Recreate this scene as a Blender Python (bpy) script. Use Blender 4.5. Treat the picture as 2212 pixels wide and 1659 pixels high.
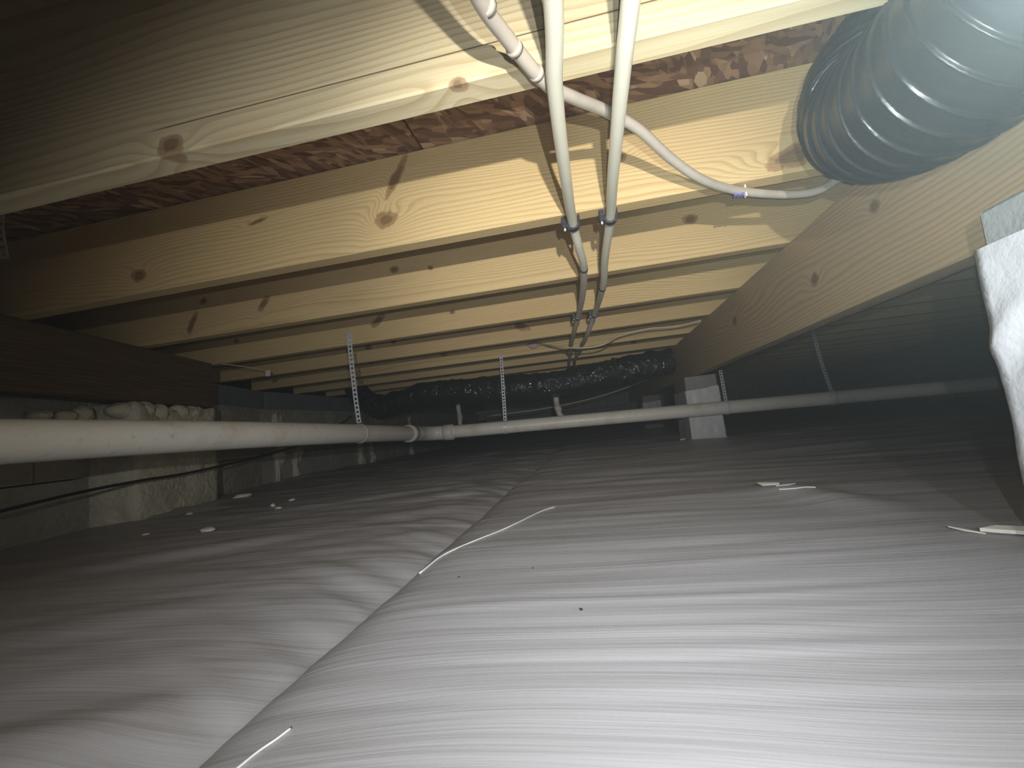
import bpy, bmesh, math, random
import numpy as np
from mathutils import Vector, Matrix

sc = bpy.context.scene
for o in list(bpy.data.objects):
    bpy.data.objects.remove(o, do_unlink=True)
C = sc.collection

# ------------------------------------------------------------------ camera
cam_d = bpy.data.cameras.new('camera')
cam = bpy.data.objects.new('camera', cam_d); C.objects.link(cam)
cam_d.sensor_fit = 'HORIZONTAL'; cam_d.sensor_width = 36.0
cam_d.lens = 960.0 / 2212.0 * 36.0
cam_d.clip_start = 0.001; cam_d.clip_end = 60
right = Vector((0.977639, 0.182796, -0.103962))
up = Vector((0.119132, -0.074038, 0.990114))
back = Vector((0.173292, -0.980359, -0.094159))
cam.matrix_world = Matrix(((right.x, up.x, back.x, 0), (right.y, up.y, back.y, 0), (right.z, up.z, back.z, 0), (0, 0, 0, 1)))
sc.camera = cam

# ------------------------------------------------------------------ world: no daylight, thin scatter added to carry the upper-right veil
w = bpy.data.worlds.new('crawl_space_air'); sc.world = w
w.use_nodes = True
nt = w.node_tree; nt.nodes.clear()
wo = nt.nodes.new('ShaderNodeOutputWorld')
bg = nt.nodes.new('ShaderNodeBackground'); bg.inputs[0].default_value = (0, 0, 0, 1); bg.inputs[1].default_value = 0
vs = nt.nodes.new('ShaderNodeVolumeScatter')
vs.inputs['Color'].default_value = (0.90, 1.0, 0.99, 1)
vs.inputs['Density'].default_value = 0.0135
nt.links.new(bg.outputs[0], wo.inputs['Surface']); nt.links.new(vs.outputs[0], wo.inputs['Volume'])

# ------------------------------------------------------------------ lamps: a headlamp behind the camera, the phone's torch beside the lens, plus an added spot for the upper-right veil
def spot(name, loc, target, power, size, blend, radius, col):
    d = bpy.data.lights.new(name, 'SPOT'); d.energy = power; d.spot_size = math.radians(size); d.spot_blend = blend
    d.shadow_soft_size = radius; d.color = col
    o = bpy.data.objects.new(name, d); C.objects.link(o); o.location = loc
    o.rotation_euler = (Vector(target) - Vector(loc)).to_track_quat('-Z', 'Y').to_euler()
    return o
HEAD = (.08, -.30, .09)
spot('headlamp', HEAD, (.02, 1.243, .40), 32, 50, 1.0, .006, (1.0, .95, .84))
spot('headlamp_spill', HEAD, (-.24, 1.0, -.08), 24, 90, 1.0, .006, (1.0, .98, .95))
spot('phone_torch', (.045, -.02, .040), (.02, 1.0, .10), 12.5, 112, 1.0, .002, (.95, .98, 1.0))
spot('veil_spot', (.0105, .0090, .0082), (.64, .61, .46), 17, 92, 1.0, .001, (.84, .98, 1.0))  # added out of view by the lens, lights the scatter into a corner veil

vsn = sc.view_settings
vsn.view_transform = 'Standard'; vsn.look = 'None'; vsn.gamma = 1.0; vsn.use_curve_mapping = False
vsn.exposure = 0.0
sc.cycles.use_denoising = True
sc.cycles.max_bounces = 4; sc.cycles.diffuse_bounces = 3; sc.cycles.glossy_bounces = 2; sc.cycles.transmission_bounces = 0; sc.cycles.volume_bounces = 0
sc.cycles.use_adaptive_sampling = True; sc.cycles.adaptive_threshold = 0.08; sc.cycles.adaptive_min_samples = 12
w.cycles.homogeneous_volume = True

# ------------------------------------------------------------------ helpers
FLOOR = -.185
H = .40            # underside of the joists
DECK = .60         # underside of the floor deck
rnd = random.Random(7)

def link(o, parent=None):
    C.objects.link(o)
    if parent is not None:
        o.parent = parent
    return o
def tag(o, label=None, cat=None, group=None, kind=None):
    if label: o['label'] = label
    if cat: o['category'] = cat
    if group: o['group'] = group
    if kind: o['kind'] = kind
    return o
def empty(name, loc, label=None, cat=None, group=None, kind=None):
    o = bpy.data.objects.new(name, None); o.empty_display_size = .05
    link(o); o.location = loc
    return tag(o, label, cat, group, kind)
def mesh_obj(name, verts, faces, mat, parent=None, smooth=False, origin=(0, 0, 0)):
    """verts in world space; origin (world) becomes the object's local zero relative to its parent's location"""
    v = np.asarray(verts, dtype=np.float64) - np.asarray(origin)
    me = bpy.data.meshes.new(name)
    me.from_pydata(v.tolist(), [], faces)
    me.validate(); me.update()
    if smooth:
        me.polygons.foreach_set('use_smooth', [True] * len(me.polygons))
    me.materials.append(mat)
    o = bpy.data.objects.new(name, me); link(o, parent)
    po = parent_world(parent)
    o.location = Vector(origin) - po
    return o
def parent_world(p):
    s = Vector((0, 0, 0))
    while p is not None:
        s += p.location; p = p.parent
    return s
def box_vf(c, s, ch=0.0):
    bm = bmesh.new(); bmesh.ops.create_cube(bm, size=1.0)
    for v in bm.verts:
        v.co = Vector((v.co.x * s[0] + c[0], v.co.y * s[1] + c[1], v.co.z * s[2] + c[2]))
    if ch > 0:
        bmesh.ops.bevel(bm, geom=bm.edges[:], offset=ch, segments=1, affect='EDGES')
    vs_ = [tuple(v.co) for v in bm.verts]; bm.verts.index_update()
    fs = [[v.index for v in f.verts] for f in bm.faces]; bm.free()
    return vs_, fs
def box(name, c, s, mat, parent=None, ch=.002, rotz=0.0, origin=None):
    vs_, fs = box_vf((0, 0, 0), s, ch)
    o = mesh_obj(name, vs_, fs, mat, parent)
    o.location = Vector(c) - parent_world(parent); o.rotation_euler = (0, 0, rotz)
    return o
def catmull(P, n):
    P = [np.array(p, float) for p in P]
    P = [2 * P[0] - P[1]] + P + [2 * P[-1] - P[-2]]
    out = []
    for i in range(1, len(P) - 2):
        for k in range(n):
            t = k / n
            a, b, c, d = P[i - 1], P[i], P[i + 1], P[i + 2]
            out.append(.5 * ((2 * b) + (-a + c) * t + (2 * a - 5 * b + 4 * c - d) * t * t + (-a + 3 * b - 3 * c + d) * t ** 3))
    out.append(P[-2]); return np.array(out)
def resample(pts, n):
    d = np.r_[0, np.cumsum(np.linalg.norm(np.diff(pts, axis=0), axis=1))]
    t = np.linspace(0, d[-1], n)
    return np.stack([np.interp(t, d, pts[:, k]) for k in range(3)], 1), t
def frames(pts):
    T = np.gradient(pts, axis=0); T /= np.linalg.norm(T, axis=1)[:, None]
    n = np.cross(T[0], (0, 0, 1));
    if np.linalg.norm(n) < 1e-3: n = np.cross(T[0], (1, 0, 0))
    n /= np.linalg.norm(n); Ns = [n]
    for i in range(1, len(T)):
        n = Ns[-1] - T[i] * np.dot(Ns[-1], T[i]); n /= np.linalg.norm(n); Ns.append(n)
    Ns = np.array(Ns); return T, Ns, np.cross(T, Ns)
def tube_vf(pts, r, seg=14, rfun=None, cap=True):
    pts = np.asarray(pts, float); T, N, B = frames(pts)
    a = np.linspace(0, 2 * math.pi, seg, endpoint=False)
    n = len(pts)
    R = np.full((n, seg), float(r)) if rfun is None else rfun(n, a)
    V = pts[:, None, :] + R[:, :, None] * (np.cos(a)[None, :, None] * N[:, None, :] + np.sin(a)[None, :, None] * B[:, None, :])
    V = V.reshape(-1, 3); F = []
    for i in range(n - 1):
        for j in range(seg):
            k = (j + 1) % seg
            F.append((i * seg + j, i * seg + k, (i + 1) * seg + k, (i + 1) * seg + j))
    if cap:
        F.append(tuple(range(seg - 1, -1, -1))); F.append(tuple((n - 1) * seg + j for j in range(seg)))
    return V, F
def tube(name, pts, r, mat, parent=None, seg=14, n=None, rfun=None, sub=8):
    p = catmull(pts, sub) if sub else np.array(pts, float)
    if n: p, _ = resample(p, n)
    V, F = tube_vf(p, r, seg, rfun)
    o = mesh_obj(name, V, F, mat, parent, smooth=True, origin=tuple(p[0]))
    return o
def hash2(ix, iy, s):
    h = np.sin(ix * 127.1 + iy * 311.7 + s * 74.7) * 43758.5453
    return h - np.floor(h)
def vnoise(x, y, s=0):
    ix, iy = np.floor(x), np.floor(y); fx, fy = x - ix, y - iy
    fx = fx * fx * fx * (fx * (fx * 6 - 15) + 10); fy = fy * fy * fy * (fy * (fy * 6 - 15) + 10)
    a, b = hash2(ix, iy, s), hash2(ix + 1, iy, s); c, d = hash2(ix, iy + 1, s), hash2(ix + 1, iy + 1, s)
    return (a + (b - a) * fx) * (1 - fy) + (c + (d - c) * fx) * fy - .5
def noise3(p, s=0):
    return (vnoise(p[:, 0], p[:, 1] + p[:, 2] * .7, s) + vnoise(p[:, 1] + 9.1, p[:, 2] + p[:, 0] * .6, s + 3) + vnoise(p[:, 2] + 4.7, p[:, 0] - p[:, 1] * .5, s + 5)) * .67
def noisy_box(name, c, s, seg, amp, freq, seed, mat, parent=None, rotz=0.0, taper=0.0):
    bm = bmesh.new(); bmesh.ops.create_cube(bm, size=1.0)
    bmesh.ops.subdivide_edges(bm, edges=bm.edges[:], cuts=seg, use_grid_fill=True)
    V = np.array([v.co[:] for v in bm.verts]); bm.verts.index_update()
    F = [[v.index for v in f.verts] for f in bm.faces]; bm.free()
    Nn = V / np.linalg.norm(V * 1.0, axis=1)[:, None]
    W = V * np.array(s)
    k = noise3(W * freq + seed, seed) + .5 * noise3(W * freq * 2.3 + seed, seed + 1)
    W = W + Nn * (k * amp)[:, None]
    o = mesh_obj(name, W, F, mat, parent, smooth=True)
    o.location = Vector(c) - parent_world(parent); o.rotation_euler = (0, 0, rotz)
    return o
def blob(name, c, s, mat, parent=None, seed=0, amp=.25, sub=3, rot=(0, 0, 0)):
    bm = bmesh.new(); bmesh.ops.create_icosphere(bm, subdivisions=sub, radius=1.0)
    V = np.array([v.co[:] for v in bm.verts]); bm.verts.index_update()
    F = [[v.index for v in f.verts] for f in bm.faces]; bm.free()
    k = 1 + amp * noise3(V * 1.6 + seed * 1.7, seed) * 2 + amp * .6 * noise3(V * 4 + seed, seed + 2)
    V = V * k[:, None] * np.array(s)
    o = mesh_obj(name, V, F, mat, parent, smooth=True)
    o.location = Vector(c) - parent_world(parent); o.rotation_euler = rot
    return o

# ------------------------------------------------------------------ materials
class M_:
    def __init__(s, name, rough=.6, spec=.3):
        s.m = bpy.data.materials.new(name); s.m.use_nodes = True
        s.t = s.m.node_tree; s.b = s.t.nodes['Principled BSDF']
        s.b.inputs['Roughness'].default_value = rough; s.b.inputs['Specular IOR Level'].default_value = spec
    def n(s, typ, **kw):
        n = s.t.nodes.new(typ)
        for k, v in kw.items(): setattr(n, k, v)
        return n
    def put(s, inp, v):
        if hasattr(v, 'is_output') or isinstance(v, bpy.types.NodeSocket): s.t.links.new(v, inp)
        else: inp.default_value = v
    def ma(s, op, a, b=0.0, c=0.0, clamp=False):
        n = s.n('ShaderNodeMath', operation=op, use_clamp=clamp)
        s.put(n.inputs[0], a); s.put(n.inputs[1], b); s.put(n.inputs[2], c); return n.outputs[0]
    def xyz(s, x, y, z):
        n = s.n('ShaderNodeCombineXYZ'); s.put(n.inputs[0], x); s.put(n.inputs[1], y); s.put(n.inputs[2], z); return n.outputs[0]
    def coords(s):
        tc = s.n('ShaderNodeTexCoord'); sp = s.n('ShaderNodeSeparateXYZ'); s.t.links.new(tc.outputs['Object'], sp.inputs[0])
        s.obj = tc.outputs['Object']; return sp.outputs
    def noise(s, vec, scale=1.0, detail=2.0, rough=.5, dist=0.0):
        n = s.n('ShaderNodeTexNoise'); s.put(n.inputs['Vector'], vec); n.inputs['Scale'].default_value = scale
        n.inputs['Detail'].default_value = detail; n.inputs['Roughness'].default_value = rough; n.inputs['Distortion'].default_value = dist
        return n.outputs[0]
    def vor(s, vec, scale=1.0, feature='F1'):
        n = s.n('ShaderNodeTexVoronoi', feature=feature); s.put(n.inputs['Vector'], vec); n.inputs['Scale'].default_value = scale; return n
    def mix(s, f, a, b, mode='MIX'):
        n = s.n('ShaderNodeMix', data_type='RGBA', blend_type=mode)
        s.put(n.inputs[0], f); s.put(n.inputs[6], a if not isinstance(a, tuple) else a + (1,)); s.put(n.inputs[7], b if not isinstance(b, tuple) else b + (1,))
        return n.outputs[2]
    def ss(s, x, lo, hi):
        n = s.n('ShaderNodeMapRange', interpolation_type='SMOOTHSTEP'); s.put(n.inputs[0], x)
        n.inputs[1].default_value = lo; n.inputs[2].default_value = hi; return n.outputs[0]
    def bump(s, h, strength=.3, dist=.01):
        n = s.n('ShaderNodeBump'); n.inputs['Strength'].default_value = strength; n.inputs['Distance'].default_value = dist
        s.put(n.inputs['Height'], h); s.t.links.new(n.outputs[0], s.b.inputs['Normal'])
    def col(s, v):
        s.put(s.b.inputs['Base Color'], v if not isinstance(v, tuple) else v + (1,)); return s.m

def wood(name, seed, knots=(), light=(.80, .62, .33), dark=(.60, .41, .18), z0=-.06, y0=.07, period=.0085, crack=None, axis='x', red=.35):
    """pine: growth rings around a pith line that wanders, bent round the listed knots (x, z, radius)"""
    s = M_(name, .62, .25); X = s.coords()
    x, y, z = (X[0], X[1], X[2]) if axis == 'x' else (X[1], X[0], X[2])
    n1 = s.ma('SUBTRACT', s.noise(s.xyz(s.ma('MULTIPLY_ADD', x, .8, seed * 3.1), s.ma('MULTIPLY', y, 2.0), s.ma('MULTIPLY_ADD', z, 4.0, seed)), 1.0, 2.0), .5)
    n3 = s.ma('SUBTRACT', s.noise(s.xyz(s.ma('MULTIPLY_ADD', x, 4.0, seed * 1.3), s.ma('MULTIPLY', y, 12.0), s.ma('MULTIPLY', z, 22.0)), 1.0, 2.0), .5)
    dz = s.ma('ADD', s.ma('SUBTRACT', z, z0), s.ma('ADD', s.ma('MULTIPLY', n1, .17), s.ma('MULTIPLY', n3, .010)))
    kmask = 0.0; kring = 0.0
    wob = s.ma('SUBTRACT', s.noise(s.obj, 38.0, 2.0), .5)
    for kn in knots:
        kx, kz, kr = kn[:3]; asp, an = kn[3:] if len(kn) > 3 else (1.0, 0.0)      # aspect and tilt of a knot cut at a slant
        px, pz = s.ma('SUBTRACT', x, kx), s.ma('SUBTRACT', z, kz)
        ca, sa = math.cos(an), math.sin(an)
        ex = s.ma('DIVIDE', s.ma('ADD', s.ma('MULTIPLY', px, ca), s.ma('MULTIPLY', pz, sa)), kr * asp)
        ez = s.ma('DIVIDE', s.ma('SUBTRACT', s.ma('MULTIPLY', pz, ca), s.ma('MULTIPLY', px, sa)), kr * .78 / asp ** .5)
        ey = s.ma('DIVIDE', y, kr * 1.1)
        d2 = s.ma('ADD', s.ma('ADD', s.ma('MULTIPLY', ex, ex), s.ma('MULTIPLY', ez, ez)), s.ma('MULTIPLY', ey, ey))
        e3 = s.ma('MULTIPLY', ex, .38); e4 = s.ma('MULTIPLY', ez, .55)
        g = s.ma('POWER', 2.718, s.ma('MULTIPLY', s.ma('ADD', s.ma('MULTIPLY', e3, e3), s.ma('MULTIPLY', e4, e4)), -1.0))
        dz = s.ma('ADD', dz, s.ma('MULTIPLY', g, kr * 1.3))
        d = s.ma('ADD', s.ma('SQRT', d2), s.ma('MULTIPLY', wob, 1.5))
        kmask = s.ma('MAXIMUM', kmask, s.ss(d, 1.15, .55))
        kring = s.ma('MAXIMUM', kring, s.ss(s.ma('ABSOLUTE', s.ma('SUBTRACT', d, 1.05)), .35, .05))
    dy = s.ma('SUBTRACT', y, y0)
    r = s.ma('DIVIDE', s.ma('SQRT', s.ma('ADD', s.ma('MULTIPLY', dz, dz), s.ma('MULTIPLY', dy, dy))), period)
    fr = s.ma('FRACT', r)
    late = s.ma('MULTIPLY', s.ss(fr, .35, .92), s.ss(fr, 1.0, .93))
    fib = s.noise(s.xyz(s.ma('MULTIPLY', x, 5.0), s.ma('MULTIPLY', y, 260.0), s.ma('MULTIPLY', z, 260.0)), 1.0, 2.0)
    vary = s.noise(s.xyz(s.ma('MULTIPLY_ADD', x, 1.2, seed * 7.7), s.ma('MULTIPLY', y, 3.0), s.ma('MULTIPLY', z, 9.0)), 1.0, 2.0)
    base = s.mix(s.ma('MULTIPLY', s.ss(vary, .48, .75), red), light, (.74, .47, .26))
    c = s.mix(s.ma('MULTIPLY', late, s.ma('MULTIPLY_ADD', vary, .9, .25)), base, dark)
    c = s.mix(s.ma('MULTIPLY', s.ss(fib, .35, .75), .20), c, (.46, .30, .14))
    c = s.mix(s.ma('MULTIPLY', kring, .55), c, (.30, .13, .05))
    c = s.mix(s.ma('MULTIPLY', kmask, .80), c, (.17, .085, .04))
    if crack is not None:
        cz = s.ma('ABSOLUTE', s.ma('SUBTRACT', z, s.ma('MULTIPLY_ADD', n1, .004, crack)))
        cm = s.ma('MULTIPLY', s.ss(cz, .0013, .0005), s.ss(x, -.56, -.50))
        c = s.mix(s.ma('MULTIPLY', cm, .85), c, (.10, .06, .03))
    s.bump(s.ma('ADD', s.ma('MULTIPLY', late, .5), s.ma('MULTIPLY', fib, .5)), .12, .002)
    return s.col(c)

def osb():
    s = M_('oriented_strand_board', .7, .2); X = s.coords()
    sel = s.ss(s.noise(s.obj, 9.0, 1.0), .46, .54)
    w1 = s.noise(s.obj, 7.0, 2.0)
    a = s.vor(s.xyz(s.ma('MULTIPLY', s.ma('ADD', X[0], s.ma('MULTIPLY', X[1], .6)), 26.0), s.ma('MULTIPLY', s.ma('SUBTRACT', X[1], s.ma('MULTIPLY', X[0], .4)), 95.0), w1), 1.0)
    b = s.vor(s.xyz(s.ma('MULTIPLY', s.ma('SUBTRACT', X[0], s.ma('MULTIPLY', X[1], .5)), 90.0), s.ma('MULTIPLY', s.ma('ADD', X[1], s.ma('MULTIPLY', X[0], .7)), 26.0), w1), 1.0)
    va = s.n('ShaderNodeSeparateColor'); s.put(va.inputs[0], a.outputs['Color']); vb = s.n('ShaderNodeSeparateColor'); s.put(vb.inputs[0], b.outputs['Color'])
    mixv = s.n('ShaderNodeMix'); s.put(mixv.inputs[0], sel); s.put(mixv.inputs[2], va.outputs[0]); s.put(mixv.inputs[3], vb.outputs[0])
    v = mixv.outputs[0]
    c = s.mix(s.ss(v, .1, .95), (.17, .085, .05), (.50, .31, .18))
    c = s.mix(s.ss(v, .90, .97), c, (.70, .52, .33))
    c = s.mix(s.ma('MULTIPLY', s.noise(s.obj, 300.0, 2.0), .25), c, (.25, .14, .08))
    s.bump(v, .5, .004); return s.col(c)

def plain(name, c, rough=.5, spec=.3, var=.0, vs_=8.0, c2=None, bump=0.0, bs=60.0, bd=.004, metal=0.0):
    s = M_(name, rough, spec); s.coords(); s.b.inputs['Metallic'].default_value = metal
    if var > 0:
        v = s.mix(s.ma('MULTIPLY', s.ss(s.noise(s.obj, vs_, 4.0, .6), .42, .72), var), c, c2)
    else: v = c
    if bump > 0: s.bump(s.noise(s.obj, bs, 4.0, .6), bump, bd)
    return s.col(v)

def liner_mat():
    s = M_('reinforced_liner', .42, .35); X = s.coords()
    streak = s.noise(s.xyz(s.ma('MULTIPLY', X[0], 3.0), s.ma('MULTIPLY', s.ma('ADD', X[1], s.ma('MULTIPLY', s.noise(s.obj, 2.2, 1.0), .10)), 170.0), 0.0), 1.0, 3.0, .6)
    weave = s.noise(s.xyz(s.ma('MULTIPLY', X[0], 700.0), s.ma('MULTIPLY', X[1], 90.0), 0.0), 1.0, 2.0)
    dirt = s.noise(s.obj, 1.7, 4.0)
    c = s.mix(s.ma('MULTIPLY', s.ss(dirt, .48, .75), .30), (.475, .478, .505), (.39, .37, .355))
    s.bump(s.ma('ADD', s.ma('MULTIPLY', streak, 1.0), s.ma('MULTIPLY', weave, .15)), .15, .004)
    return s.col(c)

def duct_mat(name, bs, strength, rough=.28, spec=.6):
    s = M_(name, rough, spec); s.coords()
    v = s.noise(s.obj, bs, 3.0, .6, 1.2)
    s.bump(v, strength, .03)
    return s.col((.012, .014, .018))

def pipe_mat(name, c, stain):
    s = M_(name, .38, .45); X = s.coords()
    d = s.noise(s.obj, 9.0, 5.0, .65); g = s.noise(s.obj, 70.0, 3.0, .6)
    v = s.mix(s.ma('MULTIPLY', s.ss(d, .50, .72), .65), c, stain)
    v = s.mix(s.ma('MULTIPLY', s.ss(g, .58, .75), .45), v, (.42, .38, .31))
    return s.col(v)

MAT = dict(
    osb=osb(), liner=liner_mat(),
    pex=plain('cream_plastic_pipe', (.82, .80, .66), .35, .45, .25, 30, (.74, .70, .55)),
    black=plain('black_plastic', (.045, .045, .06), .35, .5, bump=.5, bs=160),
    band=plain('black_band', (.03, .03, .035), .6, .2),
    steel=plain('galvanised_steel', (.80, .84, .90), .38, .5, .35, 60, (.55, .59, .63), metal=.15),
    conduit=plain('grey_translucent_tube', (.60, .54, .46), .3, .5, .5, 25, (.44, .40, .36)),
    nm=plain('cream_cable', (.82, .72, .52), .45, .3),
    pvc=pipe_mat('old_white_pvc', (.88, .86, .79), (.70, .60, .46)),
    fitting=plain('white_fitting', (.84, .83, .78), .35, .5, .2, 20, (.70, .66, .58)),
    foam=plain('cream_spray_foam', (.80, .76, .62), .85, .1, .6, 14, (.62, .58, .45), bump=.8, bs=45, bd=.012),
    foam2=plain('grey_spray_foam', (.46, .45, .38), .9, .1, .6, 10, (.32, .31, .27), bump=.9, bs=40, bd=.012),
    block=plain('concrete_block', (.34, .35, .34), .9, .1, .5, 30, (.25, .26, .26), bump=.5, bs=120),
    header=plain('grey_header_block', (.23, .25, .28), .85, .1, .4, 20, (.17, .19, .22), bump=.3, bs=90),
    wrap=plain('white_liner_wrap', (.72, .72, .75), .4, .35, .3, 12, (.60, .60, .62), bump=.35, bs=26, bd=.012),
    duct=duct_mat('black_flex_sleeve', 40, .03, .34), duct2=duct_mat('black_wrinkled_sleeve', 26, .55, .13, 1.0),
    darkwood=wood('dark_beam_wood', 31, ((-.35, .09, .015),), (.11, .07, .042), (.07, .045, .025), red=.1, axis='y'),
    girder=wood('girder_wood', 12, ((1.15, .10, .016), (1.75, .13, .02), (.9, .16, .012)), (.58, .44, .27), (.42, .29, .15), period=.010, axis='y'),
    wire=plain('black_wire', (.02, .02, .02), .6, .2),
    string=plain('white_string', (.85, .85, .84), .6, .2), paper=plain('white_scrap', (.84, .82, .76), .6, .2, .4, 40, (.62, .58, .50)),
    pink=plain('pink_foam', (.62, .45, .46), .8, .1, .5, 60, (.45, .32, .32), bump=.7, bs=90),
    blue=plain('blue_staple', (.22, .22, .60), .4, .4), speck=plain('dark_crumb', (.05, .04, .035), .8, .1),
    bare=plain('bare_soil', (.16, .13, .10), .95, .05, .5, 20, (.10, .08, .06)),
)

# ------------------------------------------------------------------ the setting
# floor: bare ground under two overlapping sheets of white liner; the overlap runs away from the camera at x = -0.26
def liner_h(x, y, right):
    ribs = vnoise(x * 2.2 + .8 * vnoise(x * 1.5, y * 3, 4), y * 62 + 5.0 * vnoise(x * 2.0, y * 2.2, 3), 1) * .0010
    ribs += vnoise(x * 3.1, y * 130 + 6.0 * vnoise(x * 2.0, y * 2.2, 3), 2) * .0005
    wave = vnoise(x * 1.7 + y * .5, y * 9 - x * 1.2, 6) * .010 + vnoise(x * 1.2, y * 2.3, 8) * .014 + vnoise(x * 2.6 - y, y * 20 + x * 2, 9) * .0045 + vnoise(x * 5.5 + y * 2, y * 24 - x * 4, 10) * .0028
    far = np.clip((y - .2) / 1.2, 0.35, 1.0)
    h = FLOOR + ribs + wave * far
    d = x + .262 + .004 * vnoise(y * 6, y * 0, 12)                   # distance to the overlap
    if right:
        h += .011 - .013 * np.exp(-np.clip(d, 0, 9) / .022)
        h += .012 * np.exp(-((x - .36) / .06) ** 2) * np.exp(-((y - .85 + .9 * (x - .36)) / .10) ** 2)
    else:
        dl = np.clip(-d, 0, 9)
        h += -.004 + .010 * (1 - np.exp(-dl / .05)) + .006 * np.exp(-dl / .12) * vnoise(x * 2, y * 26 + x * 14, 15) * 2
        h += .014 * np.exp(-((x + 1.55 - .24 * (1.6 - y)) / .25) ** 2) * (.4 + vnoise(x * 3, y * 3, 17))
        h += vnoise((x + y * .4) * 2.0, (y - x * .45) * 14, 18) * .009 * np.clip(dl / .1, 0, 1)
    return h
def grid_sheet(name, xs, ys, right, parent):
    Xg, Yg = np.meshgrid(xs, ys); Z = liner_h(Xg, Yg, right)
    nx, ny = len(xs), len(ys)
    co = np.stack([Xg, Yg, Z], 2).reshape(-1, 3).astype(np.float32)
    i = np.arange(ny - 1)[:, None] * nx + np.arange(nx - 1)[None, :]
    q = np.stack([i, i + 1, i + nx + 1, i + nx], 2).reshape(-1, 4)
    me = bpy.data.meshes.new(name); me.vertices.add(len(co)); me.vertices.foreach_set('co', co.ravel())
    me.loops.add(q.size); me.loops.foreach_set('vertex_index', q.ravel().astype(np.int32))
    me.polygons.add(len(q)); me.polygons.foreach_set('loop_start', np.arange(0, q.size, 4, dtype=np.int32))
    me.polygons.foreach_set('loop_total', np.full(len(q), 4, dtype=np.int32)); me.polygons.foreach_set('use_smooth', np.ones(len(q), dtype=bool))
    me.update(calc_edges=True); me.validate(); me.materials.append(MAT['liner'])
    o = bpy.data.objects.new(name, me); link(o, parent); return o
ys = np.r_[np.arange(-1.0, .1, .05), np.arange(.1, 1.6, .0042), np.arange(1.6, 3.4, .011), np.arange(3.4, 7.31, .06)]
floor = box('floor', (.6, 3.1, FLOOR - .06), (6.2, 8.6, .04), MAT['bare'], ch=0); tag(floor, 'crawl space floor covered by white plastic vapour liner', kind='structure')
sr = grid_sheet('liner_sheet', np.r_[np.arange(-.262, .75, .0052), np.arange(.75, 3.5, .03)], ys, True, floor)
sl = grid_sheet('liner_sheet', np.r_[np.arange(-2.2, -1.5, .02), np.arange(-1.5, -.225, .0065)], ys, False, floor)
for s_ in (sr, sl): s_.location = -parent_world(floor)
tag(sr, 'white woven liner sheet lying on top of the seam'); tag(sl, 'puckered white liner sheet running under the seam')

# ceiling: strand board panels seen between the joists
ceil = empty('ceiling', (0, 0, DECK), 'brown strand board floor deck overhead', kind='structure')
STEP = .73
for xa, xb in ((-2.2, -1.51), (-1.505, -.292), (-.288, .93), (.934, 2.15), (2.154, 3.5)):
    for ya, yb in ((-.8, .470), (.506, 1.26), (1.264, 3.72), (3.724, 7.3)):
        box('strand_board_panel', ((xa + xb) / 2, (ya + yb) / 2, (STEP if yb < .5 else DECK) + .009), (xb - xa, yb - ya, .018), MAT['osb'], ceil, ch=.0015)

# joists
JY = [.468, .848, 1.243, 1.655, 2.07, 2.51, 2.92, 3.32] + [3.32 + .4064 * k for k in range(1, 10)]
KN = {0: ((-.52, .018, .0), ), 1: ((-.383, .062, .020), (-1.012, .045, .016), (.108, .095, .012), (.409, .03, .026, 1.6, .15), (-.69, .115, .008, 2.6, .15), (-.352, .150, .017, 2.4, 1.0)),
      2: ((-1.003, .075, .017, 1.5, .9), (-1.276, .050, .018, 2.0, 1.1), (-.546, .112, .013), (-.431, .098, .008), (.317, .107, .016), (-1.228, .12, .012)),
      3: ((-.819, .082, .020, 1.5, .6), (-1.48, .09, .012), (-.50, .07, .010)), 4: ((-.294, .070, .024, 1.4, -.5), (-1.086, .075, .018), (-.946, .085, .014)),
      5: ((-.837, .077, .024), (-.01, .09, .016), (-1.3, .08, .014))}
ORD = ['nearest', 'second', 'third', 'fourth', 'fifth', 'sixth', 'seventh', 'eighth', 'ninth', 'tenth', 'eleventh', 'twelfth', 'thirteenth', 'fourteenth', 'fifteenth', 'sixteenth', 'seventeenth']
JL = {0: 'nearest pine floor joist overhead with a long crack along its face', 1: 'second pine floor joist with reddish knot, holding the near pipe clamps',
      2: 'third pine floor joist with star-shaped and dark knots at its left', 3: 'fourth pine floor joist, the one a hanger strap is nailed to',
      4: 'fifth pine floor joist with a dark brown knot near the pipes', 5: 'sixth pine floor joist from the camera, behind the cream cable'}
generic = [wood('pine_far_a', 41, ((-.6, .08, .02), (.3, .06, .018))), wood('pine_far_b', 53, ((-1.1, .06, .02), (-.1, .1, .02)))]
joists = []
for i, y in enumerate(JY):
    if i == 0: m = wood('pine_nearest', 3.3, ((-.502, .012, .016), (-.11, -.004, .012)), (.78, .68, .44), (.58, .45, .25), z0=.25, y0=.10, period=.0105, crack=.040, red=.2)
    elif i < 6: m = wood('pine_joist_%s' % ORD[i], 5.7 * i + 1.2, KN[i], (.82, .63 + .01 * (i % 2), .33), (.62, .42, .19), z0=-.10 + .05 * (i % 3), y0=.05 + .03 * (i % 2), period=.006)
    else: m = generic[i % 2]
    top = STEP if i == 0 else DECK
    vs_, fs = box_vf((.65, .019, (top - H) / 2), (5.6, .038, top - H - .001), .0025)
    o = mesh_obj('floor_joist', vs_, fs, m); o.location = (0, y, H)
    tag(o, JL.get(i, '%s pine floor joist counted from the camera, %s' % (ORD[i], 'above the black duct' if i < 9 else 'far beyond the black duct')), 'joist', 'pine floor joists')
    joists.append(o)

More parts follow.
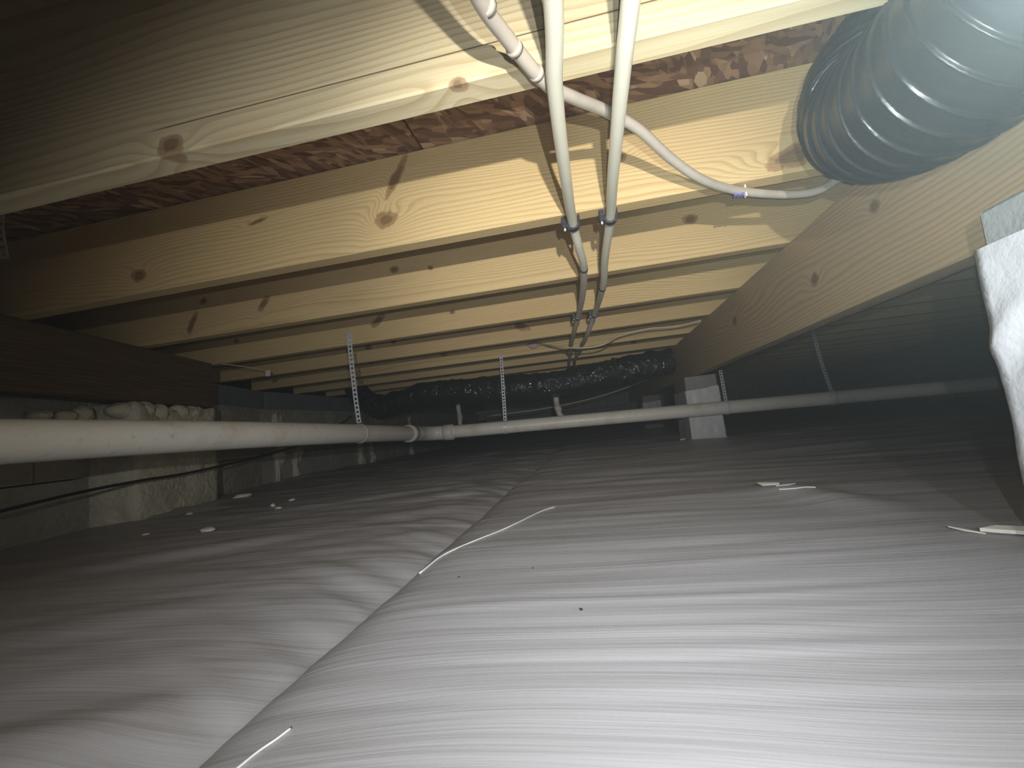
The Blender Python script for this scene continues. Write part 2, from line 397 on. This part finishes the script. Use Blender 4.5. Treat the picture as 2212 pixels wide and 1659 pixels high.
# right-hand girder: two plies on edge
gd = empty('girder', (.55, 0, .172), 'long dim wooden girder running away on the right, carried by the piers', 'girder')
for k in range(2):
    vs_, fs = box_vf((.019 + .038 * k, 3.2, (H - .172) / 2), (.0372, 7.6, H - .172 - .001 - .004 * k), .002)
    p = mesh_obj('ply_board', vs_, fs, MAT['girder'], gd); p.location = (0, 0, .004 * k)
# left beam, slightly out of square with the joists, ending on the foam pilaster
ang = math.atan2(.2425, 1.0)
def skew(y, off=0.0): return -1.404 - .2425 * (y - .925) + off
bl = empty('support_beam', (skew(.75), .75, .21), 'dark brown beam end resting on the foamed pilaster at left', 'beam')
vs_, fs = box_vf((-.035, -.05, .095), (.07, 1.90, .188), .003)
p = mesh_obj('beam_board', vs_, fs, MAT['darkwood'], bl); p.location = (0, 0, 0); p.rotation_euler = (0, 0, ang)

# left wall: block courses under sprayed foam, grey header blocks above
wall = empty('wall_left', (-1.87, 2.0, FLOOR), 'foundation wall sprayed with foam along the left side', kind='structure')
def wall_x(y): return max(skew(y, -.13), -1.87) if y < 2.6 else -1.87
def block_mesh(name, sx, sy, sz, seed, mat, seg=(5, 4), amp=.006):
    ny, nz = seg; V = []; F = []
    for j in range(nz + 1):
        for i in range(ny + 1):
            u, v = i / ny - .5, j / nz - .5
            e = 1 if 0 < i < ny and 0 < j < nz else 0
            V.append((sx / 2 + e * (.004 + amp * 2 * float(vnoise(np.array(u * 5 + seed), np.array(v * 4 + seed * 2), seed))), u * sy, v * sz))
    for j in range(nz):
        for i in range(ny):
            a = j * (ny + 1) + i; F.append((a, a + 1, a + ny + 2, a + ny + 1))
    b0 = len(V); V += [(-sx / 2, -sy / 2, -sz / 2), (-sx / 2, sy / 2, -sz / 2), (-sx / 2, sy / 2, sz / 2), (-sx / 2, -sy / 2, sz / 2)]
    F += [(b0 + 3, b0 + 2, b0 + 1, b0), tuple([b0, b0 + 1] + list(range(ny, -1, -1))), tuple([b0 + 2, b0 + 3] + [nz * (ny + 1) + i for i in range(ny + 1)])]
    F += [tuple([b0 + 3, b0] + [j * (ny + 1) for j in range(nz + 1)]), tuple([b0 + 1, b0 + 2] + [j * (ny + 1) + ny for j in range(nz, -1, -1)])]
    me = bpy.data.meshes.new(name); me.from_pydata(V, [], F); me.update(); me.materials.append(mat); return me
bms = [block_mesh('foamed_block', .14, .352, .160, k, MAT['foam2']) for k in range(4)]
bms2 = [block_mesh('foamed_block', .14, .352, .104, k + 7, MAT['foam2']) for k in range(3)]
hms = [block_mesh('header_block', .10, .356, .112, k + 11, MAT['header'], amp=.001) for k in range(2)]
for c, (zc, ms, off) in enumerate(((-.104, bms, 0), (.061, bms, .18), (.195, bms2, 0), (.306, hms, .18))):
    y = -.6 + off; k = 0
    while y < 7.1:
        x = wall_x(y + .178); o = bpy.data.objects.new('header_block' if c == 3 else 'foamed_block', ms[k % len(ms)]); link(o, wall)
        a = ang if (y + .178) < 2.6 and skew(y + .178, -.13) > -1.87 else 0.0
        o.location = Vector((x - .07 - (.035 if c == 3 else 0), y + .178, zc)) - wall.location; o.rotation_euler = (0, 0, a)
        y += .357 if a == 0 else .347; k += 1
pil = noisy_box('foamed_pilaster', (skew(1.385, -.085), 1.385, .005), (.19, .44, .40), 16, .030, 11, 3, MAT['foam'], wall, rotz=ang)
for k, (y, z, r) in enumerate(((1.10, .175, .034), (1.17, .18, .040), (1.25, .185, .044), (1.33, .18, .042), (1.42, .185, .040), (1.50, .18, .042), (.98, .165, .026), (1.05, .165, .030))):
    blob('foam_lump', (skew(y, -.02 if y > 1.1 else -.09), y, z), (r * .8, r, r * .7), MAT['foam'], wall, seed=k, amp=.22)
for k, (y, zb, zt) in enumerate(((2.36, -.19, .22), (2.52, -.19, .04), (3.30, -.19, .0), (3.48, -.18, .02), (4.3, -.18, .2))):
    noisy_box('foam_ridge', (wall_x(y) + .005, y, (zb + zt) / 2), (.045, .05, zt - zb), 9, .040, 18, k + 20, MAT['foam'], wall, rotz=ang * .5)

# back wall and right wall, far off in the dark
wb = empty('wall_back', (0, 7.15, FLOOR), 'far concrete block wall behind the black duct', kind='structure')
bbm = block_mesh('block', .14, .352, .160, 31, MAT['block'], amp=.002); bbm2 = block_mesh('block', .14, .352, .160, 35, MAT['block'], amp=.002)
for c in range(4):
    for k in range(15):
        o = bpy.data.objects.new('block', (bbm, bbm2)[(k + c) % 2]); link(o, wb)
        o.rotation_euler = (0, 0, -math.pi / 2); o.location = (-1.75 + .357 * k + (.178 if c % 2 else 0), .07, .081 + .165 * c)
wr = empty('wall_right', (3.45, 3, FLOOR), 'distant block wall in shadow on the right', kind='structure')
for c in range(4):
    for k in range(22):
        o = bpy.data.objects.new('block', (bbm, bbm2)[(k + c) % 2]); link(o, wr)
        o.rotation_euler = (0, 0, math.pi); o.location = (.07, -3.5 + .357 * k + (.178 if c % 2 else 0), .081 + .165 * c)

# ------------------------------------------------------------------ piers under the girder
def pier(name, x0, x1, y0, y1, wrap_l, wrap_r, label, fold=False):
    cx, cy = (x0 + x1) / 2, (y0 + y1) / 2
    t = empty(name, (cx, cy, FLOOR), label, 'pier', 'block piers under the girder')
    z = FLOOR - .01
    for hgt in (.172, .1945):
        top = min(z + hgt, .1715)
        if top - z > .005: box('block', (cx, cy, (z + top) / 2), (x1 - x0, y1 - y0, top - z - .003), MAT['block'], t, ch=.004)
        z = top
    # liner wrapped round the lower part, its upper edge cut unevenly
    g = .004; pts = []; per = [(x0 - g, y0 - g), (x1 + g, y0 - g), (x1 + g, y1 + g), (x0 - g, y1 + g)]
    nseg, nz = 36, 44
    ring = []
    for a in range(4):
        p, q = per[a], per[(a + 1) % 4]
        for k in range(nseg):
            u = k / nseg; ring.append((p[0] + (q[0] - p[0]) * u, p[1] + (q[1] - p[1]) * u, a, u))
    V = []; n = len(ring)
    for j in range(nz + 1):
        for (x, y, a, u) in ring:
            top = wrap_l + (wrap_r - wrap_l) * ((x - x0) / (x1 - x0)) + (.006 if (a == 0 and u > .7) else 0)
            z = FLOOR - .006 + (top - FLOOR + .006) * j / nz
            nx, ny = ((0, -1), (1, 0), (0, 1), (-1, 0))[a]
            d = .0035 * (float(vnoise(np.array(u * 6 + a * 5), np.array(z * 22), 33)) + .5)
            if fold and a == 3:
                d += .006 * math.exp(-((z - .045 - .35 * (u - .05)) / .014) ** 2) * math.exp(-((u - .04) / .07) ** 2)
                d -= .006 * math.exp(-((z - .020 - .45 * (u - .08)) / .007) ** 2) * math.exp(-((u - .09) / .06) ** 2)
            fl = .02 * max(0, 1 - (z - FLOOR) / .02) ** 2
            V.append((x + nx * (d + fl), y + ny * (d + fl), z))
    F = [(j * n + i, j * n + (i + 1) % n, (j + 1) * n + (i + 1) % n, (j + 1) * n + i) for j in range(nz) for i in range(n)]
    tag(mesh_obj('liner_wrap', V, F, MAT['wrap'], t, smooth=True), 'white liner wrapped and taped round the block')
    return t
pier('block_pier', .414, .760, .20, .529, .131, .131, 'white-wrapped block pier cut off by the right edge of the picture', fold=True)
pier('block_pier', .510, .676, 2.585, 2.93, .092, .100, 'white-wrapped block pier behind the drain pipe, mid picture')
pier('block_pier', .510, .690, 4.85, 5.20, .100, .105, 'small far block pier left of the middle pier')

# ------------------------------------------------------------------ drain pipe
PR = .0365
dp = empty('drain_pipe', (-.93, .3, .06), 'long white plastic drain pipe hung across the crawl space', 'pipe')
tube('pipe_run', [(-.925, .12, .064), (-.93, .8, .057), (-.935, 1.5, .040), (-.938, 2.22, .016)], PR, MAT['pvc'], dp, seg=32)
elb = tube('elbow', [(-.938, 2.15, .018), (-.938, 2.24, .015), (-.935, 2.32, .011), (-.90, 2.385, .007), (-.84, 2.405, .004), (-.79, 2.41, .003)], PR + .003, MAT['fitting'], dp, seg=32)
for p, q in (((-.938, 2.135, .0185), (-.938, 2.19, .0165)), ((-.845, 2.405, .004), (-.785, 2.412, .003))):
    tube('hub', [p, q], PR + .0075, MAT['fitting'], elb, seg=32, sub=2)
tube('pipe_run', [(-.83, 2.405, .004), (-.3, 2.455, -.004), (.6, 2.515, -.018), (1.4, 2.60, -.030), (3.3, 2.78, -.055)], PR - .001, MAT['pvc'], dp, seg=32)

# perforated hanger straps
def strap(name, pts, wdir, wd, label, group, loop=None, nail=None):
    pts = np.array(pts, float); base = pts[0]
    t = empty(name, tuple(pts[0]), label, 'strap', group)
    p, L = resample(catmull(pts, 8), 200); cell = wd * .92; n = int(L[-1] / cell)
    p, L = resample(p, n + 1); wv = np.array(wdir, float); wv /= np.linalg.norm(wv)
    V = []; F = []
    T = np.gradient(p, axis=0); T /= np.linalg.norm(T, axis=1)[:, None]
    for i in range(n):
        a, b = p[i], p[i + 1]; c = (a + b) / 2; b0 = len(V)
        V += [a - wv * wd / 2, a + wv * wd / 2, b + wv * wd / 2, b - wv * wd / 2]
        r = wd * .24
        V += [c - wv * r - T[i] * r, c + wv * r - T[i] * r, c + wv * r + T[i] * r, c - wv * r + T[i] * r]
        for k in range(4):
            F.append((b0 + k, b0 + (k + 1) % 4, b0 + 4 + (k + 1) % 4, b0 + 4 + k))
    o = mesh_obj('perforated_strip', V, F, MAT['steel'], t)
    md = o.modifiers.new('thickness', 'SOLIDIFY'); md.thickness = .0012
    if loop:
        (lx, ly, lz), axis, lr = loop
        ax = np.array(axis, float); ax /= np.linalg.norm(ax)
        e1 = np.cross(ax, (0, 0, 1)); e1 /= np.linalg.norm(e1); e2 = np.cross(ax, e1)
        V = []; F = []; m = 36
        for k in range(m):
            a = 2 * math.pi * k / m
            rad = e1 * math.cos(a) + e2 * math.sin(a)
            for s_, rr in ((-1, lr), (1, lr), (1, lr + .0015), (-1, lr + .0015)): V.append(np.array((lx, ly, lz)) + rad * rr + ax * s_ * wd * .45)
        for k in range(m):
            for q in range(4):
                F.append((4 * k + q, 4 * k + (q + 1) % 4, 4 * ((k + 1) % m) + (q + 1) % 4, 4 * ((k + 1) % m) + q))
        mesh_obj('loop', V, F, MAT['steel'], t)
    if nail:
        tube('nail', [nail[0], nail[1]], .0016, MAT['steel'], o, seg=8, sub=2)
    return t
G = 'perforated pipe hanger straps'
strap('hanger_strap', [(-1.262, .745, DECK - .001), (-1.255, .742, .55), (-1.238, .74, .485)], (1, .25, 0), .020, 'loose perforated strap end dangling at the left edge of the picture', G)
strap('hanger_strap', [(-.942, 1.651, .452), (-.942, 1.645, .40), (-.940, 1.655, .2), (-.937, 1.665, .078)], (1, .1, 0), .019, 'perforated strap nailed to the fourth joist, holding the near pipe run', G, loop=((-.9365, 1.665, .0345), (0, 1, -.03), PR + .001), nail=((-.942, 1.665, .458), (-.932, 1.640, .464)))
strap('hanger_strap', [(-.49, 2.507, .415), (-.490, 2.500, .38), (-.491, 2.47, .2), (-.492, 2.442, .038)], (1, .1, 0), .019, 'bright perforated strap in front of the black duct, holding the pipe', G, loop=((-.492, 2.437, -.001), (1, .1, -.01), PR + .0005), nail=((-.49, 2.515, .408), (-.487, 2.498, .411)))
strap('hanger_strap', [(.690, 2.545, .182), (.688, 2.53, .12), (.69, 2.525, .018)], (1, .3, 0), .018, 'perforated strap beside the middle pier, right of the girder', G, loop=((.69, 2.523, -.0195), (1, .09, -.013), PR + .0005))
strap('hanger_strap', [(1.214, 2.66, H + .02), (1.218, 2.63, .2), (1.224, 2.585, .012)], (1, .2, 0), .018, 'faint perforated strap in the dark right of the girder', G, loop=((1.224, 2.581, -.027), (1, .1, -.013), PR + .0005))

# ------------------------------------------------------------------ water pipes
PXL = [(.014, .10, .374), (.008, .369, .372), (.0, .482, .372), (.0, .670, .376), (.003, .855, .384), (.010, .953, .371), (.017, 1.08, .364), (.007, 1.355, .372), (-.015, 1.66, .384), (-.045, 1.93, .374), (-.076, 2.30, .383), (-.088, 2.52, .385), (-.12, 2.93, .388), (-.16, 3.6, .388), (-.16, 4.6, .386)]
PXR = [(.084, .10, .374), (.077, .390, .372), (.075, .470, .372), (.074, .700, .378), (.076, .865, .384), (.069, 1.068, .375), (.067, 1.282, .369), (.046, 1.66, .384), (.009, 1.958, .362), (-.020, 2.30, .381), (-.038, 2.52, .385), (-.085, 2.95, .388), (-.11, 3.6, .388), (-.11, 4.6, .386)]
XR = .0092
for P, lab, bt in ((PXL, 'left of two cream water pipes strapped under the joists', .30), (PXR, 'right of two cream water pipes strapped under the joists', .36)):
    t = empty('water_pipe', P[0], lab, 'pipe', 'cream water pipes')
    tube('pipe_run', P, XR, MAT['pex'], t, seg=18)
    path, L = resample(catmull(P, 16), 4500)
    i0 = int(np.argmin(abs(path[:, 1] - (1.075 if P is PXL else 1.285))))
    for dd in (0, .0075):
        i = int(np.searchsorted(L, L[i0] + dd)); tube('band', [path[i], path[i + 3] if dd == 0 else path[i + 3]], XR + .0009, MAT['band'], t, seg=18, sub=1)
def clamp(c, tdir, label):
    x, y, z = c; t = empty('pipe_clamp', (x, y, H), label, 'clamp', 'black pipe clamps under the joists')
    T = np.array(tdir, float); T /= np.linalg.norm(T); S = np.cross(T, (0, 0, 1)); S /= np.linalg.norm(S); U = np.cross(S, T)
    V = []; F = []; m = 20; ri, ro, hw = XR + .0006, XR + .0045, .0065
    for k in range(m + 1):                                   # a hook: three quarters of a ring below, open towards the joist
        a = math.pi * (.92 + 1.16 * k / m)
        for (r, s_) in ((ri, -hw), (ri, hw), (ro, hw), (ro, -hw)):
            V.append(np.array(c) + S * r * math.cos(a) + U * r * math.sin(a) + T * s_)
    for k in range(m):
        for q in range(4): F.append((4 * k + q, 4 * k + (q + 1) % 4, 4 * k + 4 + (q + 1) % 4, 4 * k + 4 + q))
    F += [(0, 1, 2, 3), (4 * m + 3, 4 * m + 2, 4 * m + 1, 4 * m)]
    mesh_obj('hook', V, F, MAT['black'], t, smooth=False)
    yaw = math.atan2(T[1], T[0]) - math.pi / 2
    o = c - 0 * S if isinstance(c, np.ndarray) else np.array(c)
    left = np.array(c) - S * (-1) * 0
    e = np.array(c) - S * (XR + .0075) * (1 if S[0] > 0 else -1)
    nb = box('nail_block', (e[0], e[1], (z - .004 + H) / 2 - .001), (.009, .016, H - z + .006), MAT['black'], t, ch=.0012, rotz=yaw)
    e2 = np.array(c) + S * (XR + .0035) * (1 if S[0] > 0 else -1)
    box('side_tab', (e2[0], e2[1], (z + H) / 2), (.0036, .012, H - z), MAT['black'], t, ch=.0006, rotz=yaw)
    tube('nail', [(e[0], e[1], H + .004), (e[0], e[1], z - .011)], .0022, MAT['steel'], nb, seg=8, sub=1)
for P, side in ((PXL, 'left'), (PXR, 'right')):
    path, L = resample(catmull(P, 16), 900)
    for jy, nm in ((.864, 'second'), (1.671, 'fourth'), (2.527, 'sixth')):
        i = int(np.argmin(abs(path[:, 1] - jy))); clamp(path[i], path[i + 2] - path[i - 2], 'black hook clamp holding the %s water pipe to the %s joist' % (side, nm))

# grey tube stapled along the second joist
ct = empty('grey_tube', (-.059, .345, .38), 'translucent grey tube curving from the nearest joist to the flex duct', 'tube')
tube('tube_run', [(-.090, -.20, .392), (-.075, .05, .380), (-.066, .22, .376), (-.059, .345, .382), (-.041, .414, .389), (-.009, .486, .389), (.022, .537, .402), (.066, .601, .42), (.116, .659, .42), (.174, .736, .407), (.236, .800, .393), (.313, .862, .390), (.407, .905, .386), (.470, .92, .388), (.515, .93, .408), (.56, .94, .422), (.75, .95, .43)], .0078, MAT['conduit'], ct, seg=16)
for k, t_ in enumerate(((-.052, .372, .3855), (-.036, .428, .389), (-.018, .468, .389))):
    a = np.array(t_); d = np.array((.4, .9, .02)); d /= np.linalg.norm(d)
    tube('collar', [a - d * .0035, a + d * .0035], .0088, MAT['conduit'], ct, seg=16, sub=1)
st = empty('cable_staple', (.318, .865, .393), 'blue and white staple fixing the grey tube to second joist', 'staple')
box('staple_cap', (.314, .862, .3815), (.011, .012, .004), MAT['blue'], st, ch=.001); box('staple_leg', (.3245, .866, .389), (.003, .010, .022), MAT['string'], st, ch=.0006); box('staple_leg', (.3035, .858, .389), (.003, .010, .022), MAT['blue'], st, ch=.0006)

# cream cable slung under the sixth joist
cc = empty('electric_cable', (-.259, 2.49, .45), 'thin cream electric cable slung from a pink foam plug to the girder', 'cable')
tube('cable_run', [(-.262, 2.500, .450), (-.157, 2.30, .390), (-.038, 2.208, .350), (.0755, 2.19, .347), (.172, 2.24, .390), (.308, 2.25, .406), (.441, 2.26, .401), (.545, 2.2, .402)], .0042, MAT['nm'], cc, seg=10)
pk = blob('foam_plug', (-.29, 2.497, .447), (.042, .014, .020), MAT['pink'], seed=4, amp=.35); tag(pk, 'pinkish foam plug on the sixth joist at the cable end', 'foam')

# ------------------------------------------------------------------ flex ducts
def ribbed(pitch_n, depth):
    def f(n, a):
        t = np.linspace(0, pitch_n, n)[:, None]
        ph = (t + a[None, :] / (2 * math.pi)) % 1.0
        prof = np.where(ph < .20, np.cos((ph / .20 - .5) * math.pi), 0) - .35 * np.where(ph >= .20, np.sin((ph - .20) / .80 * math.pi), 0)
        return .090 * (1 + depth * prof)
    return f
nd = empty('flexible_duct', (.55, .25, .45), 'large ribbed black flexible duct hanging at the upper right', 'duct')
tube('ribbed_sleeve', [(.85, .20, .498), (.66, .205, .498), (.56, .22, .492), (.475, .28, .44), (.43, .40, .355), (.415, .53, .335), (.425, .645, .37), (.46, .69, .44), (.53, .69, .49), (.68, .68, .498), (1.1, .68, .498)], .09, MAT['duct'], nd, seg=56, n=1800, rfun=ribbed(64, .036))
def wrinkled(r, seed):
    def f(n, a):
        t = np.linspace(0, 1, n)[:, None] * 34; A = a[None, :]
        k = vnoise(t * 1.0 + np.sin(A) * 1.3, np.cos(A) * 2.2 + t * .2, seed) * .16 + vnoise(t * 5 + A * 2.2, t * .6 - A * 1.2, seed + 4) * .07 + vnoise(t * 2.7 + np.sin(A + t * .1) * 2, np.cos(A) * 4, seed + 1) * .09
        return r * (1 + k)
    return f
bd = empty('insulated_duct', (-1.8, 3.12, .4), 'glossy wrinkled black duct sagging across under the far joists', 'duct')
tube('wrinkled_sleeve', [(-1.80, 3.14, .46), (-1.72, 3.14, .34), (-1.58, 3.12, .255), (-1.42, 3.10, .265), (-1.20, 3.08, .300), (-.88, 3.02, .285), (-.54, 2.98, .262), (-.30, 2.97, .250), (-.08, 2.97, .262), (.16, 2.98, .285), (.36, 3.0, .305), (.53, 3.02, .315)], .084, MAT['duct2'], bd, seg=40, n=320, rfun=wrinkled(.084, 5))
for (c, d) in (((.17, 2.98, .286), (1, .06, .1)), ((-.60, 2.985, .266), (1, -.1, -.1))):
    c = np.array(c); d = np.array(d, float); d /= np.linalg.norm(d)
    tube('tie_band', [c - d * .008, c + d * .008], .0925, MAT['band'], bd, seg=32, sub=1)

# ------------------------------------------------------------------ pipework beyond the duct
def riser(pts, r, label):
    t = empty('riser_pipe', pts[0], label, 'pipe'); tube('pipe_run', pts, r, MAT['pvc'], t, seg=20)
    a, b = np.array(pts[2], float), np.array(pts[3], float); d = (b - a) / np.linalg.norm(b - a)
    tube('coupling', [a - d * .02, a + d * .03], r * 1.25, MAT['fitting'], t, seg=20, sub=1)
riser([(-.30, 4.4, .30), (-.262, 3.32, .20), (-.258, 3.27, .10), (-.235, 3.26, .03), (-.15, 3.25, -.02), (.1, 3.24, -.04)], .021, 'white riser pipe curving down behind the drain pipe')
riser([(-1.13, 4.6, .30), (-1.125, 3.72, .27), (-1.126, 3.66, .13), (-1.12, 3.65, .02), (-1.06, 3.64, -.05)], .019, 'thin pale riser pipe near the left end of black duct')
t = empty('grey_wire', (-.75, 4.2, .13), 'sagging grey wire in the far dark space under the duct', 'wire')
tube('wire_run', [(-1.0, 4.2, .12), (-.4, 4.25, .14), (.1, 4.3, .2), (.53, 4.35, .30)], .006, MAT['nm'], t, seg=8)

# wire along the left wall
t = empty('wall_wire', (-1.27, .8, -.07), 'thin black wire tacked along the foamed left wall', 'wire')
tube('wire_run', [(-1.29, .70, -.075), (-1.35, .95, -.055), (-1.37, 1.14, -.046), (-1.405, 1.30, -.045), (-1.47, 1.54, -.035), (-1.62, 1.95, -.015), (-1.55, 2.2, .03), (-1.25, 2.05, .105), (-1.02, 1.75, .115)], .0042, MAT['wire'], t, seg=8)

# small plastic tag hanging by the dark beam
t = empty('paper_tag', (-1.50, 1.86, .41), 'small pale tag on a thin cord beside the dark beam end', 'tag')
tube('cord', [(-1.56, 1.66, .40), (-1.53, 1.75, .395), (-1.50, 1.86, .385)], .002, MAT['nm'], t, seg=6); box('tag_sheet', (-1.50, 1.862, .372), (.022, .003, .03), MAT['string'], t, ch=.0005, rotz=.3)

# ------------------------------------------------------------------ scraps on the liner
def hz(x, y): return float(liner_h(np.array(x), np.array(y), x > -.262))
for k, (x, y, r, lab) in enumerate(((-.954, .951, .013, 'largest cream foam crumb in front of the pilaster'), (-1.152, .965, .006, 'round foam crumb left of the largest one'), (-1.034, 1.275, .011, 'flat foam crumb, left one of a pair on the liner'),
        (-.975, 1.227, .008, 'small upright foam crumb, right one of a pair'), (-1.44, 1.60, .022, 'foam scrap lying at the right foot of the pilaster'), (-1.051, 1.39, .010, 'foam crumb farthest right by the left wall'), (-1.30, 1.23, .014, 'foam crumb at the left foot of the pilaster'), (.462, 2.60, .016, 'white foam scrap at the left foot of the middle pier'))):
    o = blob('foam_crumb', (x, y, hz(x, y) + r * .25), (r * 1.3, r * .8, r * .45), MAT['paper' if k != 6 else 'foam'], seed=k + 30, amp=.4, sub=2, rot=(0, 0, k)); tag(o, lab, 'crumb', 'foam crumbs on the liner')
def scrap(name, pts, label, cat, th=.0012, mat='paper'):
    bm = bmesh.new(); vs_ = [bm.verts.new((x, y, hz(x, y) + dz)) for x, y, dz in pts]; bm.faces.new(vs_)
    r = bmesh.ops.extrude_face_region(bm, geom=bm.faces[:]); bmesh.ops.translate(bm, vec=(0, 0, th), verts=[v for v in r['geom'] if isinstance(v, bmesh.types.BMVert)])
    bmesh.ops.recalc_face_normals(bm, faces=bm.faces[:]); bm.verts.index_update()
    V = [tuple(v.co) for v in bm.verts]; F = [[v.index for v in f.verts] for f in bm.faces]; bm.free()
    o = mesh_obj(name, V, F, MAT[mat], origin=V[0]); tag(o, label, cat); return o
scrap('torn_strip', [(.296, .957, .007), (.300, .942, .002), (.325, .926, .002), (.327, .932, .004)], 'pointed white torn strip on the liner ahead of the pier', 'scrap')
scrap('torn_patch', [(.314, .915, .002), (.334, .905, .003), (.347, .912, .003), (.331, .925, .002)], 'pale torn patch beside the pointed strip', 'scrap')
t = empty('white_thread', (.31, .90, FLOOR), 'short white thread curled below the torn patch', 'thread')
tube('strand', [(x, y, hz(x, y) + .0016) for x, y in ((.312, .897), (.325, .889), (.338, .884), (.352, .885), (.367, .882))], .0011, MAT['string'], t, seg=6)
scrap('wood_sliver', [(.404, .592, .002), (.415, .583, .002), (.50, .530, .002), (.505, .545, .004), (.42, .592, .004)], 'pale sliver of wood at the right edge of the picture', 'scrap', th=.004)
scrap('torn_flap', [(.385, .609, .004), (.392, .597, .002), (.404, .585, .001), (.397, .602, .002)], 'tiny torn white flap left of the wood sliver', 'scrap')
t = empty('white_string', (-.251, .578, FLOOR), 'long thin white string lying across the liner seam', 'string')
tube('strand', [(x, y, hz(x, y) + .0015) for x, y in ((-.252, .574), (-.239, .637), (-.206, .695), (-.180, .745), (-.156, .796), (-.129, .883), (-.101, .926))], .0012, MAT['string'], t, seg=6)
t = empty('white_string', (-.217, .238, FLOOR), 'short white string at the bottom edge of the picture', 'string')
tube('strand', [(x, y, hz(x, y) + .0010) for x, y in ((-.221, .225), (-.217, .245), (-.213, .255), (-.210, .264))], .0008, MAT['string'], t, seg=6)
for k, (x, y, r, lab) in enumerate(((-.033, .423, .0016, 'dark crumb nearest the camera on white liner'), (-.184, .533, .0013, 'dark crumb just right of the liner seam'), (-.096, .553, .0012, 'tiny dark crumb between the seam and string end'))):
    o = blob('dirt_crumb', (x, y, hz(x, y) + r * .5), (r, r, r * .7), MAT['speck'], seed=k + 50, amp=.3, sub=1); tag(o, lab, 'crumb', 'dark crumbs on the liner')
